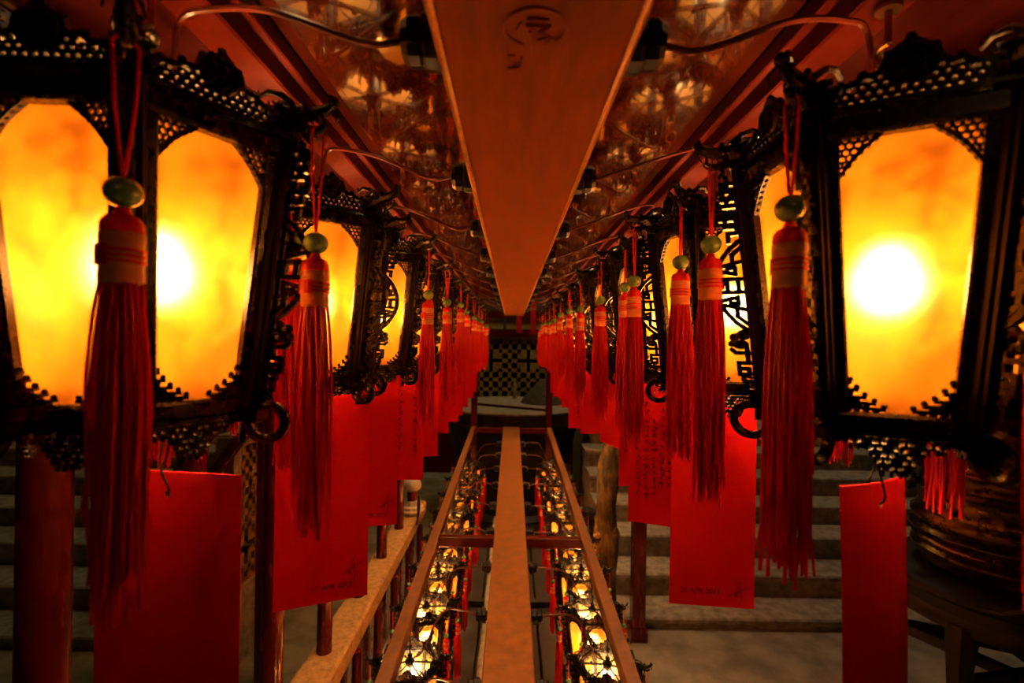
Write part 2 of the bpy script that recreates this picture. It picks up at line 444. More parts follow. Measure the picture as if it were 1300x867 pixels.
# ------------------------------------------------------------------ tassel (origin at the top of its cord)
def mk_fringe(seed, full=True):
    rnd = random.Random(seed); b = MB()
    n = 74 if full else 34; rs = .00125 if full else .0019
    for i in range(n):
        a = rnd.uniform(0, 2*PI); q = math.sqrt(rnd.uniform(.02, 1))
        r0, r1 = .0125*q, .0185*q + rnd.uniform(-.002,.003)
        L = rnd.uniform(.205,.245) if rnd.random() < .8 else rnd.uniform(.15,.22)
        da = rnd.uniform(-.35,.35); wob = rnd.uniform(0, 6.3); wa = rnd.uniform(.0004,.0016); pts = []
        for j in range(8):
            t = j/7
            rr = r0 + (r1-r0)*min(1, t*2.4)**.7 - .002*q*max(0, t-.6)
            aa = a + da*t
            k = .6 if t < .2 else 1.
            sx = wa*math.sin(wob+t*7)*t; flick = (rnd.uniform(-.004,.004)*max(0, t-.8)*5)
            pts.append((rr*math.cos(aa)+sx+flick, rr*math.sin(aa)+wa*math.cos(wob*1.3+t*6)*t+flick*.5, -.138-L*t))
        b.tube(pts, rs, 4, True)
    # the solid heart of the bundle
    b.tube([(0,0,-.136),(0,0,-.16),(0,0,-.24),(0,0,-.30)], [.011,.012,.010,.003], 10)
    return b
def mk_cord(double):
    b = MB()
    if double:
        for sx in (-.0085,.0085): b.tube([(sx,0,0),(sx*.75,0,-.03),(sx*.2,0,-.062),(0,0,-.066)], .00135, 6)
        b.tube([(-.0085,0,0),(-.004,0,.003),(.004,0,.003),(.0085,0,0)], .00135, 6)
    else:
        b.tube([(-.0013,0,0),(-.0013,0,-.066)], .0012, 6); b.tube([(.0013,0,0),(.0013,0,-.066)], .0012, 6)
    b.tube([(0,0,-.064),(0,0,-.09)], .0016, 6)
    return b
ME['cord2'] = mk_cord(True).mesh('cord', M_CORD); ME['cord1'] = mk_cord(False).mesh('cord', M_CORD)
b = MB(); b.ball((0,0,-.074), (.0123,.0123,.0112), 18, 12); ME['bead'] = b.mesh('jade_bead', M_JADE, True)
b = MB(); b.lathe([(.004,-.085),(.0055,-.088),(.006,-.090),(.0105,-.092),(.0130,-.096),(.0133,-.101),(.0133,-.104)], 18); ME['cap'] = b.mesh('red_cap', M_TASSEL, True)
b = MB(); z = -.104
prof = [(.0128,-.1035)]
for i in range(18): prof += [(.0139+.0003*math.sin(i*.9), -.1040-.0020*i), (.0132, -.1050-.0020*i)]
prof.append((.0128,-.1405)); b.lathe(prof, 18); ME['wrap'] = b.mesh('thread_wrap', M_THREAD, True)
b = MB()
for z in (-.1165,-.1205,-.1245): b.ring((0,0,z), (0,0,1), .0136, .0013, 18, 5)
vs = [];
for j in range(2):
    for i in range(7):
        a = -.9+1.8*i/6+PI*.9; vs.append((.0153*math.cos(a), .0153*math.sin(a), (-.1135,-.1275)[j]))
for j in range(2):
    for i in range(7):
        a = -.9+1.8*i/6+PI*.9; vs.append((.0128*math.cos(a), .0128*math.sin(a), (-.1135,-.1275)[j]))
fs = []
for i in range(6): fs += [(i,i+1,8+i,7+i), (14+i,21+i,22+i,15+i), (i,14+i,15+i,i+1), (7+i,8+i,22+i,21+i)]
fs += [(0,7,21,14),(6,20,27,13)]
b.add(vs, fs); ME['band'] = b.mesh('red_band', M_TASSEL)
for i in range(3): ME['fringe%d' % i] = mk_fringe(11+i).mesh('fringe', M_TASSEL)
ME['fringe_far'] = mk_fringe(40, False).mesh('fringe', M_TASSEL)
def proto_tassel(cord, fringe):
    r = empty('hanging_tassel')
    ob('cord', ME[cord], r); ob('jade_bead', ME['bead'], r); w = ob('thread_wrap', ME['wrap'], r)
    ob('red_band', ME['band'], w); ob('red_cap', ME['cap'], w); ob('fringe', ME[fringe], r)
    return r

# ------------------------------------------------------------------ layout
X0 = .014
ORD = ['first','second','third','fourth','fifth','sixth','seventh','eighth','ninth','tenth','eleventh','twelfth']
UP_Z0 = -.066
UP_Y = [.50 + .345*i for i in range(11)]
LOW_Y = [1.37 + .32*i for i in range(9)]
def low_top(y): return -.906 + .048*(y-1.294)
CORN = {0:'inner front', 1:'inner', 2:'inner rear', 3:'outer rear', 4:'outer', 5:'outer front'}
used = {}
def take(key, maker):
    if key not in used: used[key] = maker(); return used[key]
    return copy_tree(used[key])
up_rot = {'left':[62,37,40,38,41,37,39,40,38,41,39], 'right':[30,40,38,41,37,39,41,38,40,37,39]}
near_phr = {('left',0):'large amber-glowing black hexagonal lantern nearest at the left, two panes facing us',
            ('right',0):'large amber-glowing black hexagonal lantern nearest at the right, bulb glare in its pane'}
def corner_name(ang, side):
    """ang in degrees, world; the inner side faces the middle of the rack"""
    inner = 0 if side == 'left' else 180
    d = (ang-inner) % 360
    if side == 'left':  d = d
    else: d = (-d) % 360
    # now 0 = inner, 90 = rear, 270 = front
    names = [(0,'inner'),(60,'inner rear'),(120,'outer rear'),(180,'outer'),(240,'outer front'),(300,'inner front')]
    return d
def corner_labels(angs, side):
    ds = sorted((corner_name(a, side), i) for i, a in enumerate(angs))
    # label by order of angle; assign the one nearest to each canonical direction
    best = None; canon = ['inner','inner rear','outer rear','outer','outer front','inner front']
    for sh in range(6):
        e = sum(((d - 60*((k+sh) % 6) + 180) % 360 - 180)**2 for k, (d, i) in enumerate(ds))
        if best is None or e < best[0]: best = (e, sh)
    out = {}
    for k, (d, i) in enumerate(ds): out[i] = canon[(k+best[1]) % 6]
    return out

tassel_n = 0
def hang(tier, side, i, y, x, z0, rot, near):
    global tassel_n
    key = ('L', near, tier)
    l = take(key, lambda: proto_lantern(near, 'hook_up' if tier == 'upper' else 'hook_low'))
    l.location = (x, y, z0); l.rotation_euler = (0,0,math.radians(rot)); ls = 1. if tier == 'upper' else LS; l.scale = (ls,ls,ZS*ls)
    row = f'{tier} {side} row'
    lab = near_phr.get((side, i)) if tier == 'upper' else None
    tag(l, lab or f'carved black hexagonal lantern with amber panes, {ORD[i]} from the front in the {row}', 'lantern', f'lanterns in the {row}')
    angs = [rot+60*k for k in range(6)]
    names = corner_labels(angs, side)
    for k in range(6):
        if tier == 'lower' and names[k] in ('outer rear',) : pass
        if (tier, side, i) == ('upper','left',1) and names[k] in ('inner front','inner','inner rear'): continue
        a = math.radians(angs[k]); rr = (Rz(.285)+.034)*ls
        far = y > 2.3
        kind = ('T', 'far' if far else tassel_n % 3, 2 if (tassel_n*7) % 5 < 2 else 1)
        if tier == 'upper' and i == 0: kind = ('T', tassel_n % 3, 2)
        t = take(kind, lambda: proto_tassel('cord%d' % kind[2], 'fringe_far' if far else 'fringe%d' % kind[1]))
        tassel_n += 1
        t.location = (x+rr*math.cos(a), y+rr*math.sin(a), z0+.288*ZS*ls)
        rz = a + PI/2 + random.uniform(-.5,.5); t.rotation_euler = (random.uniform(-.012,.012), random.uniform(-.012,.012), rz)
        s = random.uniform(.96,1.04); t.scale = (ls, ls, s*ls)
        dl = random.uniform(0,.03)
        if tier == 'upper' and i == 0: dl = {('left','inner front'):.034,('left','inner'):.04,('left','outer front'):.034}.get((side,names[k]), .014)
        for ch in t.children:
            if ch.name.startswith('cord'): ch.scale = (1,1,(.075+dl)/.075)
            else: ch.location = (0,0,-dl)
        tag(t, f'red tassel with jade bead, {names[k]} corner of the {ORD[i]} lantern, {row}', 'tassel', f'tassels on the {row}')
    return l
for side, sg in (('left',-1),('right',1)):
    for i, y in enumerate(UP_Y):
        hang('upper', side, i, y-(.01 if (side, i) == ('left',0) else 0), X0+sg*(.381 if (side, i) == ('left',0) else .366), UP_Z0, up_rot[side][i], i < 5)
    for i, y in enumerate(LOW_Y):
        hang('lower', side, i, y, X0*.4+sg*.342, low_top(y)-.05-LOW_DROP, [14,6,17,9,20,4,12,18,8][i] if side == 'left' else [-6,-12,3,-9,-16,2,-7,-14,0][i], i < 4)

# ------------------------------------------------------------------ the rack that carries both tiers
BW = .144; BZ = .226; YE = 4.35
rack = empty('lantern_rack', (X0, 2.3, -1.77))
tag(rack, 'long red timber rack with ceiling board, rails and beams carrying the lantern rows', 'rack')
def rk(name, mb, m, smooth=False, parent=rack):
    o = ob(name, mb.mesh(name, m, smooth), parent)
    if parent is rack: o.matrix_parent_inverse = Matrix.Identity(4); o.location = V((0,0,0))-V(rack.location)
    return o
def rl(x): return x+X0
b = MB(); b.bar((rl(0),-.15,.42),(rl(0),YE+.1,.40), .70, .025, V((0,0,1))); rk('ceiling_board', b, M_BOARD)
for sg in (-1,1):
    b = MB(); b.bar((rl(sg*.4885),-.15,.418),(rl(sg*.4885),YE+.1,.398), .275, .025, V((0,0,1))); rk('outer_board', b, M_OUTER)
b = MB(); b.bar((rl(0),-.15,.318),(rl(0),YE-.35,.318-.012), BW, .186, V((0,0,1)), .003); top_beam = rk('wiring_beam', b, M_BEAM)
# added bright lips whose lighter colour paints a highlight along the beam's lower edges
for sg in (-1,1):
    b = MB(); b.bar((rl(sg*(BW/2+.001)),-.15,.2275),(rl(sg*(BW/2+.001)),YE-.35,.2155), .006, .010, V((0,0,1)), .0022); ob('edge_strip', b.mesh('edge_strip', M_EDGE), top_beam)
for sg in (-1,1):
    b = MB(); x = rl(sg*.366)
    b.bar((x,-.15,.3775),(x,YE,.3775), .052, .053, V((0,0,1)), .003); b.bar((x-sg*.031,-.15,.392),(x-sg*.031,YE,.389), .016, .024, V((0,0,1)), .002)
    rk('side_rail', b, M_RAIL)
    b = MB(); b.bar((rl(sg*.6345),-.15,.416),(rl(sg*.6345),YE,.396), .014, .034, V((0,0,1)), .003); rk('edge_trim', b, M_DARKW)
def gland_mesh():
    b = MB()
    M90 = Matrix.Rotation(PI/2, 3, 'Y')
    t = MB(); t.lathe([(.016,0),(.016,.006),(.0225,.006),(.0235,.009),(.0235,.018),(.0225,.021),(.019,.021),(.0205,.024),(.0205,.033),(.017,.039),(.008,.041)], 12)
    t.v = [tuple(M90 @ V(p)) for p in t.v]; return t
GM = gland_mesh().mesh('cable_gland', M_GLAND)
for i, y in enumerate(UP_Y):
    for sg in (-1,1):
        g = ob('cable_gland', GM, top_beam, (rl(sg*BW/2), y-.08, .256), (0,0,0 if sg > 0 else PI))
# pressed oval maker's mark on the beam's underside
b = MB()
cx, cy, cz = rl(-.001), .347, .2230
def emb(px, py, h=.0): return V((cx+px, cy+py, cz))
def el(a, rx, ry): return (rx*math.cos(a), ry*math.sin(a))
oval = [emb(*el(PI*.62+PI*1.62*i/26, .022, .021)) for i in range(27)]; b.tube(oval, .0012, 6)
for pts in (((-.002,.030),(-.0035,.004)), ((.003,.014),(.009,.010),(.003,.004),(.010,-.001)), ((-.011,.012),(-.013,.002),(-.010,-.006)), ((-.007,-.002),(.011,-.002)), ((-.006,-.009),(.009,-.009)), ((.008,.018),(.013,.012)), ((-.020,.034),(-.014,.034)), ((-.018,.046),(-.017,.034)), ((-.020,.052),(-.011,.050)), ((-.009,.045),(-.009,.036))):
    b.tube([emb(*p) for p in pts], .0011, 6)
ob('pressed_mark', b.mesh('pressed_mark', M_BEAM, True), top_beam)
# lower tier
b = MB(); b.bar((rl(-.010),.35,low_top(.35)-.03),(rl(-.008),YE,low_top(YE)-.03), BW, .06, V((0,0,1)), .004); low_beam = rk('lower_wiring_beam', b, M_LOW)
LX = X0*.4
for sg in (-1,1):
    b = MB(); x = LX+sg*.335
    b.bar((x,.35,low_top(.35)-.024),(x,YE,low_top(YE)-.024), .042, .048, V((0,0,1)), .003); rk('lower_side_rail', b, M_LOW)
    for yy, h in ((2.18,.045),(YE-.02,.045)):
        b = MB(); b.bar((LX+sg*.315,yy,low_top(yy)-.03),(LX+sg*(BW/2-.012),yy,low_top(yy)-.03), .035, h, V((0,0,1)), .003); rk('crossbar', b, M_RAIL)
    b = MB(); b.bar((LX+sg*.335,YE+.03,-1.77),(LX+sg*.335,YE+.03,.388), .055, .055, V((0,1,0)), .004); rk('rack_post', b, M_RAIL)
    b = MB(); b.bar((LX+sg*.335,.32,-1.77),(LX+sg*.335,.32,low_top(.35)-.05), .055, .055, V((0,1,0)), .004); rk('rack_post', b, M_RAIL)
for i, y in enumerate(LOW_Y):
    for sg in (-1,1):
        ob('cable_gland', GM, low_beam, (rl(-.009)+sg*BW/2, y-.05, low_top(y)-.034), (0,0,0 if sg > 0 else PI))
# base frame under the lower lanterns; dark boards added to darken the floor
b = MB()
for k in range(7): b.bar((LX-.33+.11*k,.3,-1.635),(LX-.33+.11*k,YE,-1.635), .10, .02, V((0,0,1)), .003)
rk('added_dark_boards', b, M_DARKW)
for yy in (1.6,2.1,3.0,3.9):
    b = MB(); b.bar((LX-.335,yy,-1.60),(LX+.335,yy,-1.60), .04, .03, V((0,0,1)), .003); rk('base_crossbar', b, M_DARKW)
for sg in (-1,1):
    b = MB(); b.bar((LX+sg*.335,.3,-1.60),(LX+sg*.335,YE+.02,-1.60), .04, .04, V((0,0,1)), .003); rk('base_rail', b, M_DARKW)
b = MB(); b.tube([(LX-.115,.5,-1.53),(LX-.115,4.2,-1.53)], .028, 14)
tag(ob('pipe', b.mesh('pipe', M_STONE, True)), 'pale pipe running lengthwise under the left lower lanterns', 'pipe')

# cables from each gland to its lantern
def spline(pts, n=8):
    pts = [V(p) for p in pts]; P = [pts[0]*2-pts[1]] + pts + [pts[-1]*2-pts[-2]]; out = []
    for i in range(1, len(P)-2):
        for k in range(n):
            t = k/n; a, b_, c, d = P[i-1], P[i], P[i+1], P[i+2]
            out.append(.5*((2*b_)+(-a+c)*t+(2*a-5*b_+4*c-d)*t*t+(-a+3*b_-3*c+d)*t**3))
    out.append(P[-2]); return out
for side, sg in (('left',-1),('right',1)):
    for i, y in enumerate(UP_Y):
        j = random.uniform(-.008,.008); xc = rl(sg*(.381 if (side, i) == ('left',0) else .366))
        b = MB(); b.tube(spline([(rl(sg*(BW/2+.0425)),y-.08,.256),(rl(sg*(BW/2+.075)),y-.078,.262+j),(rl(sg*.235),y-.05+j,.302+j),(rl(sg*.31),y-.02,.328+j),(xc-sg*.032,y-.012,.318),(xc-sg*.024,y-.010,.285),(xc-sg*.0185,y-.003,.240)]), .0031, 7)
        tag(ob('power_cord', b.mesh('power_cord', M_CABLE, True)), f'brown cable looping to the {ORD[i]} lantern of the upper {side} row', 'cable', f'cables over the upper {side} row')
    for i, y in enumerate(LOW_Y):
        z = low_top(y); xc = LX+sg*.342; j = random.uniform(-.01,.01); zh = z-.05-LOW_DROP+.31*ZS*LS
        red = (side == 'right' and i == 0)
        b = MB(); b.tube(spline([(rl(-.009)+sg*(BW/2+.0425),y-.05,z-.034),(rl(-.009)+sg*(BW/2+.08),y-.045,z-.03+j),(LX+sg*.23,y-.02+j,z-.055+j),(xc-sg*.045,y-.012,zh+.03),(xc-sg*.016,y-.003,zh+.004)]), .0031, 7)
        tag(ob('power_cord', b.mesh('power_cord', M_CORD if red else M_CABLE, True)), f'{"red" if red else "dark"} cable from the low beam to the {ORD[i]} lantern, lower {side} row', 'cable', f'cables over the lower {side} row')

# ------------------------------------------------------------------ red wish cards
def text_mesh(s, size):
    cu = bpy.data.curves.new('t', 'FONT'); cu.body = s; cu.size = size; cu.align_x = 'LEFT'; cu.extrude = .0001
    o = bpy.data.objects.new('t', cu); COL.objects.link(o)
    bpy.context.view_layer.update()
    me = bpy.data.meshes.new_from_object(o.evaluated_get(bpy.context.evaluated_depsgraph_get()))
    bpy.data.objects.remove(o); bpy.data.curves.remove(cu)
    me.materials.clear(); me.materials.append(M_INK); return me
def card(x, y, ztop, W, H, yaw, label, date=None, columns=0, bend=.0, tilt=0., seed=0):
    """ztop = height of the card's top edge; local x across, z down from the hole"""
    rnd = random.Random(seed*13+5)
    r = empty('hanging_card', (x, y, ztop-.022), (0, math.radians(tilt), math.radians(yaw)))
    tag(r, label, 'card', 'red cards hung under the lanterns')
    zt, zb, th = .022, .022-H, .0009
    def by(u, w): return bend*((u/(W/2))**2) + .012*bend/.02*math.sin((w-zt)/H*PI) if bend else .0
    b = MB(); n, m = 8, 10
    hr = .0042
    # sheet with a punched round hole: grid of quads, hole cut by snapping one cell ring to a circle
    us = [-W/2, -W*.3, -.014, -hr, hr, .014, W*.3, W/2]; us = sorted(us)
    ws = [zt, .012, hr, -hr, -.014] + [ -.014+(zb+.014)*k/8 for k in range(1, 9)]
    ids = {}; vs = []
    for side_ in (0, 1):
        for j, w in enumerate(ws):
            for i, u in enumerate(us):
                ids[(side_,i,j)] = len(vs); vs.append((u, by(u, w)+(th/2 if side_ else -th/2), w))
    fs = []
    I, J = len(us), len(ws); iu, jw = us.index(-hr), ws.index(hr)
    # octagonal ring for the hole
    oct_ = {}
    for side_ in (0, 1):
        for k in range(8):
            a = PI*.75 - k*PI/4      # start at the upper left corner, clockwise
            oct_[(side_,k)] = len(vs); vs.append((hr*.8*math.cos(a), by(0,0)+(th/2 if side_ else -th/2), hr*.8*math.sin(a)))
    for j in range(J-1):
        for i in range(I-1):
            if i == iu and j == jw:
                for s_ in (0, 1):
                    q = [ids[(s_,i,j)], ids[(s_,i+1,j)], ids[(s_,i+1,j+1)], ids[(s_,i,j+1)]]
                    for c in range(4):
                        o0, o1, o2 = oct_[(s_,2*c)], oct_[(s_,(2*c+1) % 8)], oct_[(s_,(2*c+2) % 8)]
                        f = [q[c], q[(c+1) % 4], o2, o1, o0]
                        fs.append(tuple(f if s_ == 0 else f[::-1]))
                for k in range(8): fs.append((oct_[(0,k)], oct_[(0,(k+1) % 8)], oct_[(1,(k+1) % 8)], oct_[(1,k)]))
                continue
            fs.append((ids[(0,i,j)], ids[(0,i,j+1)], ids[(0,i+1,j+1)], ids[(0,i+1,j)]))
            fs.append((ids[(1,i,j)], ids[(1,i+1,j)], ids[(1,i+1,j+1)], ids[(1,i,j+1)]))
    for j in range(J-1):
        for i in (0, I-1): fs.append((ids[(0,i,j)], ids[(1,i,j)], ids[(1,i,j+1)], ids[(0,i,j+1)]))
    for i in range(I-1):
        for j in (0, J-1): fs.append((ids[(0,i,j)], ids[(0,i+1,j)], ids[(1,i+1,j)], ids[(1,i,j)]))
    b.add(vs, fs); ob('sheet', b.mesh('sheet', M_CARD), r)
    top = (UP_Z0-.019)-(ztop-.022)
    b = MB(); b.tube(spline([(.0,0,top),(-.006,-.002,top*.6),(-.004,-.004,.024),(.003,-.003,.008),(.001,.0,.001),(-.003,.004,.006),(-.010,.004,.022),(-.004,.003,top*.55),(0,.001,top)], 6), .0011, 6)
    ob('wire', b.mesh('wire', M_WIRE), r)
    fy = -th/2-.0004
    if date:
        o = ob('date_stamp', text_mesh(date, .0128), r, (-.018 if date[0] == '1' else -W*.37, fy+by(0,zb)-.0003, zb+.022), (PI/2, 0, 0)); o['label'] = 'black date stamp reading ' + date
        b = MB(); sx, sz = (W*.33, zb+.052) if date[0] == '1' else (W*.32, zb+.028)
        for pts in (((-.02,-.010),(-.006,-.002),(.008,.004),(.020,.014)), ((.002,.024),(-.002,.008),(-.006,-.010)), ((.005,.012),(.003,.002),(.006,-.006),(.004,-.028)), ((-.009,.002),(-.008,-.010),(-.004,-.006),(-.003,-.010))):
            b.tube([(sx+p*.8, fy, sz+q*.8) for p, q in pts], .00055, 5)
        ob('signature', b.mesh('signature', M_INK), r)
    if columns:
        b = MB()
        for c in range(columns):
            ux = W*(.32-.62*c/max(1, columns-1)) if columns > 1 else 0
            z = -.02-rnd.uniform(0,.05); end = zb+.05+rnd.uniform(0,.05)
            while z > end:
                for k in range(rnd.randint(4, 6)):
                    a = rnd.choice((0, 0, PI/2, PI/2, .8, -.8))+rnd.uniform(-.25,.25); l = rnd.uniform(.004,.010)
                    mx_, mz = ux+rnd.uniform(-.005,.005), z+rnd.uniform(-.006,.006)
                    d = V((math.cos(a)*l/2, 0, math.sin(a)*l/2)); p = V((mx_, fy+by(mx_, mz), mz))
                    b.tube([p-d, p, p+d+V((.001,0,-.0005))], [.0008,.0007,.0003], 4)
                z -= rnd.uniform(.016,.021)
        ob('handwriting', b.mesh('handwriting', M_INK), r)
    return r
xl, xr = X0-.366, X0+.366
def cz(i): return f'under the {ORD[i]} lantern'
card(xl+.023, .470, -.130, .154, .37, -7, 'large plain dark red card nearest at the left, under the first lantern', seed=1)
card(xl+.030, UP_Y[1]+.0, -.098, .152, .36, 24, 'bright red card stamped 17 APR 2013, hung under the second left lantern', '17 APR 2013', seed=2)
card(xl+.006, UP_Y[2]-.02, -.104, .150, .345, 14, 'red card stamped 13 APR 2013, hung under the third left lantern', '13 APR 2013', seed=3)
card(xl+.004, UP_Y[3], -.100, .150, .34, 2, 'red card with brush writing, hung under the fourth left lantern', None, 3, seed=4)
card(xr-.022, .472, -.130, .100, .37, 23, 'curled narrow red card nearest at the right, beside the bronze urn', None, 0, .006, -1, seed=5)
card(xr-.020, UP_Y[1]+.02, -.108, .145, .355, -6, 'bright red card stamped 20 APR 2013, hung under the second right lantern', '20 APR 2013', seed=6)
card(xr-.03, UP_Y[2]+.0, -.100, .120, .34, -22, 'red card covered in handwriting, hung under the third right lantern', None, 5, seed=7)
card(xr+.01, UP_Y[3], -.100, .110, .345, 20, 'narrow red card turned aslant, hung under the fourth right lantern', None, 3, seed=8)
for i in range(4, 11):
    card(xl+random.uniform(-.01,.01), UP_Y[i], -.100, .145, random.uniform(.29,.36), [18,-8,5,12,-4,8,3][i-4], f'red card hung under the {ORD[i]} lantern of the upper left row', None, (0,4,3,0,4,0,0)[i-4], seed=20+i)
    card(xr+random.uniform(-.01,.01), UP_Y[i], -.100, .145, random.uniform(.29,.36), [-70,4,6,-12,-6,5,8][i-4], f'red card hung under the {ORD[i]} lantern of the upper right row', None, (0,0,5,0,0,3,0)[i-4], seed=40+i)

# ------------------------------------------------------------------ the hall
FZ = -1.77
b = MB(); b.box((0,3.5,FZ-.05),(12,13,.1)); struct('floor', b, M_RISER)
b = MB(); b.box((0,9.6,1.2),(12,.2,6.2)); struct('wall_back', b, M_DARK)
for sg, n in ((-1,'wall_left'),(1,'wall_right')):
    b = MB(); b.box((sg*5.9,3.5,1.2),(.2,13,6.2)); struct(n, b, M_DARK)
b = MB(); b.box((0,-2.9,1.2),(12,.2,6.2)); struct('wall_front', b, M_DARK)
b = MB(); b.box((0,3.5,4.25),(12,13,.1)); struct('ceiling', b, M_DARK)
def stairs(name, x0, x1, y0, label):
    r = empty(name, ((x0+x1)/2, y0, FZ))
    hs = [.07,.21,.36,.50,.65,.80,.95]
    for k, h in enumerate(hs):
        b = MB(); d = .28 if k < 6 else 1.5; x0 = x0 if (k < 6 or x0 < 0) else .80
        x = r.location.x; rnd = random.Random(k+int(x0*10)); lo = hs[k-1] if k else 0
        # body of the step and the slab with a rounded nose on it
        b.bar((x0-x, .28*k+d/2+.012, h*.5-.02), (x1-x, .28*k+d/2+.012, h*.5-.02), d-.0, h-.04, V((0,0,1)))
        b.bar((x0-x, .28*k+d/2, h-.021), (x1-x, .28*k+d/2, h-.021), d+.004, .042, V((0,0,1)), .010)
        o = ob('step', b.mesh('step', M_STONE), r)
    tag(r, label, 'stairs'); return r
stairs('stone_stairs', .68, 4.6, 3.03, 'grey stone steps rising behind the right lanterns, beside the red post')
stairs('stone_stairs', -5.0, -1.72, 2.74, 'dim stone steps rising at far left behind the nearest red pole')

# kerb and red poles at the left
b = MB(); b.bar((-.75,.35,-1.35),(-.75,3.95,-1.35), .15, .10, V((0,0,1)), .012)
kerb = empty('stone_parapet', (-.75,2.1,FZ)); o = ob('coping', b.mesh('coping', M_KERB), kerb, (.75,-2.1,-FZ))
b = MB(); b.box((-.755,2.15,(FZ-1.40)/2),(.09,3.5,-1.40-FZ)); ob('red_base', b.mesh('red_base', M_POLE), kerb, (.75,-2.1,-FZ))
for k, yy in enumerate((.7,1.1,1.5,1.85,2.2,2.55,2.9,3.3,3.7)):
    b = MB(); b.tube([(-.675,yy,FZ),(-.675,yy,-1.401)], .022, 10); ob('red_support', b.mesh('red_support', M_POLE, True), kerb, (.75,-2.1,-FZ))
tag(kerb, 'long tan stone coping on a red base behind the left lanterns', 'parapet')
poles = [(.80,.036),(1.17,.033),(1.58,.034),(2.03,.030),(2.48,.030),(2.92,.030),(3.37,.030)]
for k, (yy, rr) in enumerate(poles):
    b = MB(); h = 1.31 if k != 0 else 1.31
    b.lathe([(rr*1.04,0),(rr*1.04,.02),(rr,.03),(rr*.99,1.30),(rr*.8,1.315),(rr*.3,1.325)], 20)
    o = ob('red_pole', b.mesh('red_pole', M_POLE, True), None, (-.76, yy, -1.30))
    tag(o, ['thick glossy dark red pole nearest at the lower left', 'dark red pole behind the nearest left card', 'red pole along the left edge of the 17 APR card', 'red pole standing on the coping below the 17 APR card', 'second red pole on the coping beyond the 17 APR card', 'red pole on the coping below the 13 APR card', 'farthest red pole, beside the pale stone finial'][k], 'pole', 'red poles on the stone coping')
b = MB(); b.bar((-.76,.3,.065),(-.76,3.6,.045), .055, .07, V((0,0,1)), .01)
tag(ob('hand_rail', b.mesh('hand_rail', M_POLE)), 'red top rail resting on the row of red poles', 'rail')

# pale finial on the coping's far end
r = empty('stone_finial', (-.73,3.66,-1.30))
b = MB(); b.lathe([(.075,0),(.085,.02),(.085,.06),(.065,.07),(.060,.10)], 8); b.ring((0,0,.03),(0,0,1),.084,.010,16,6); ob('block', b.mesh('block', M_WHITE), r)
b = MB(); b.lathe([(.036,.10),(.038,.15),(.036,.17)], 14); ob('red_collar', b.mesh('red_collar', M_POLE, True), r)
b = MB(); b.lathe([(.030,.165),(.060,.185),(.068,.215),(.058,.25),(.030,.27),(.01,.275)], 14); ob('knob', b.mesh('knob', M_WHITE, True), r)
tag(r, 'pale rounded stone finial with red collar at the end of the coping', 'finial')
b = MB(); b.tube(spline([(-.650,3.42,-1.296),(-.635,3.44,-1.20),(-.640,3.46,-1.10),(-.655,3.50,-1.16),(-.660,3.52,-1.296)]), .006, 8)
tag(ob('cable_loop', b.mesh('cable_loop', M_WIRE, True)), 'black cable looped on the coping in front of the pale finial', 'cable')

# carved lattice balustrade and handrail of the left stair
r = empty('lattice_screen', (-1.5,3.38,FZ))
def key_lattice(b, w, h, cell, t, d, axis):
    """grid of bars in a w x h field with cross-shaped openings; axis maps (u, v) to a point"""
    nu, nv = int(round(w/cell)), int(round(h/cell))
    nr = (axis(0,0,1)-axis(0,0,0)).normalized(); cu, cv = w/nu, h/nv
    heart = lambda i, j: (i+2*(j//5)) % 4 == 1 and j % 5 == 2
    for i in range(nu+1):
        for j in range(nv):
            if 0 < i < nu and (heart(i,j) or heart(i-1,j)): continue
            b.bar(axis(i*cu,j*cv-t/2,0), axis(i*cu,(j+1)*cv+t/2,0), t, d, nr)
    for j in range(nv+1):
        for i in range(nu):
            if 0 < j < nv and (heart(i,j) or heart(i,j-1)): continue
            b.bar(axis(i*cu-t/2,j*cv,0), axis((i+1)*cu+t/2,j*cv,0), t, d*.94, nr)
b = MB(); key_lattice(b, 1.5, .78, .075, .036, .05, lambda u, v, n: V((n*.05, -.75+u, .40+v))); ob('fretwork', b.mesh('fretwork', M_LATT), r)
b = MB()
for z0, z1 in ((.0,.40),(1.18,1.25)): b.box((0,0,(z0+z1)/2),(.10,1.6,z1-z0))
for yy in (-.78,.78): b.box((0,yy,.62),(.1,.07,1.24))
ob('frame', b.mesh('frame', M_STONE), r)
tag(r, 'tan fretted balustrade panel seen aslant right of the nearest left card', 'balustrade')
r = empty('stair_handrail', (-1.62,2.55,FZ))
b = MB(); b.bar((-.42,-.05,.62),(.30,-.05,1.56),.05,.05,V((0,1,0)),.004); ob('sloping_rail', b.mesh('sloping_rail', M_POLE), r)
b = MB(); b.bar((-.30,-.05,.55),(.40,-.05,1.46),.05,.05,V((0,1,0)),.004); ob('sloping_rail', b.mesh('sloping_rail', M_POLE), r)
for xx, hh in ((-.36,.72),(.36,1.50)):
    b = MB(); b.bar((xx,-.05,0),(xx,-.05,hh),.05,.05,V((0,1,0)),.004); ob('upright', b.mesh('upright', M_POLE), r)
tag(r, 'pair of sloping red handrails above the nearest left card', 'handrail')

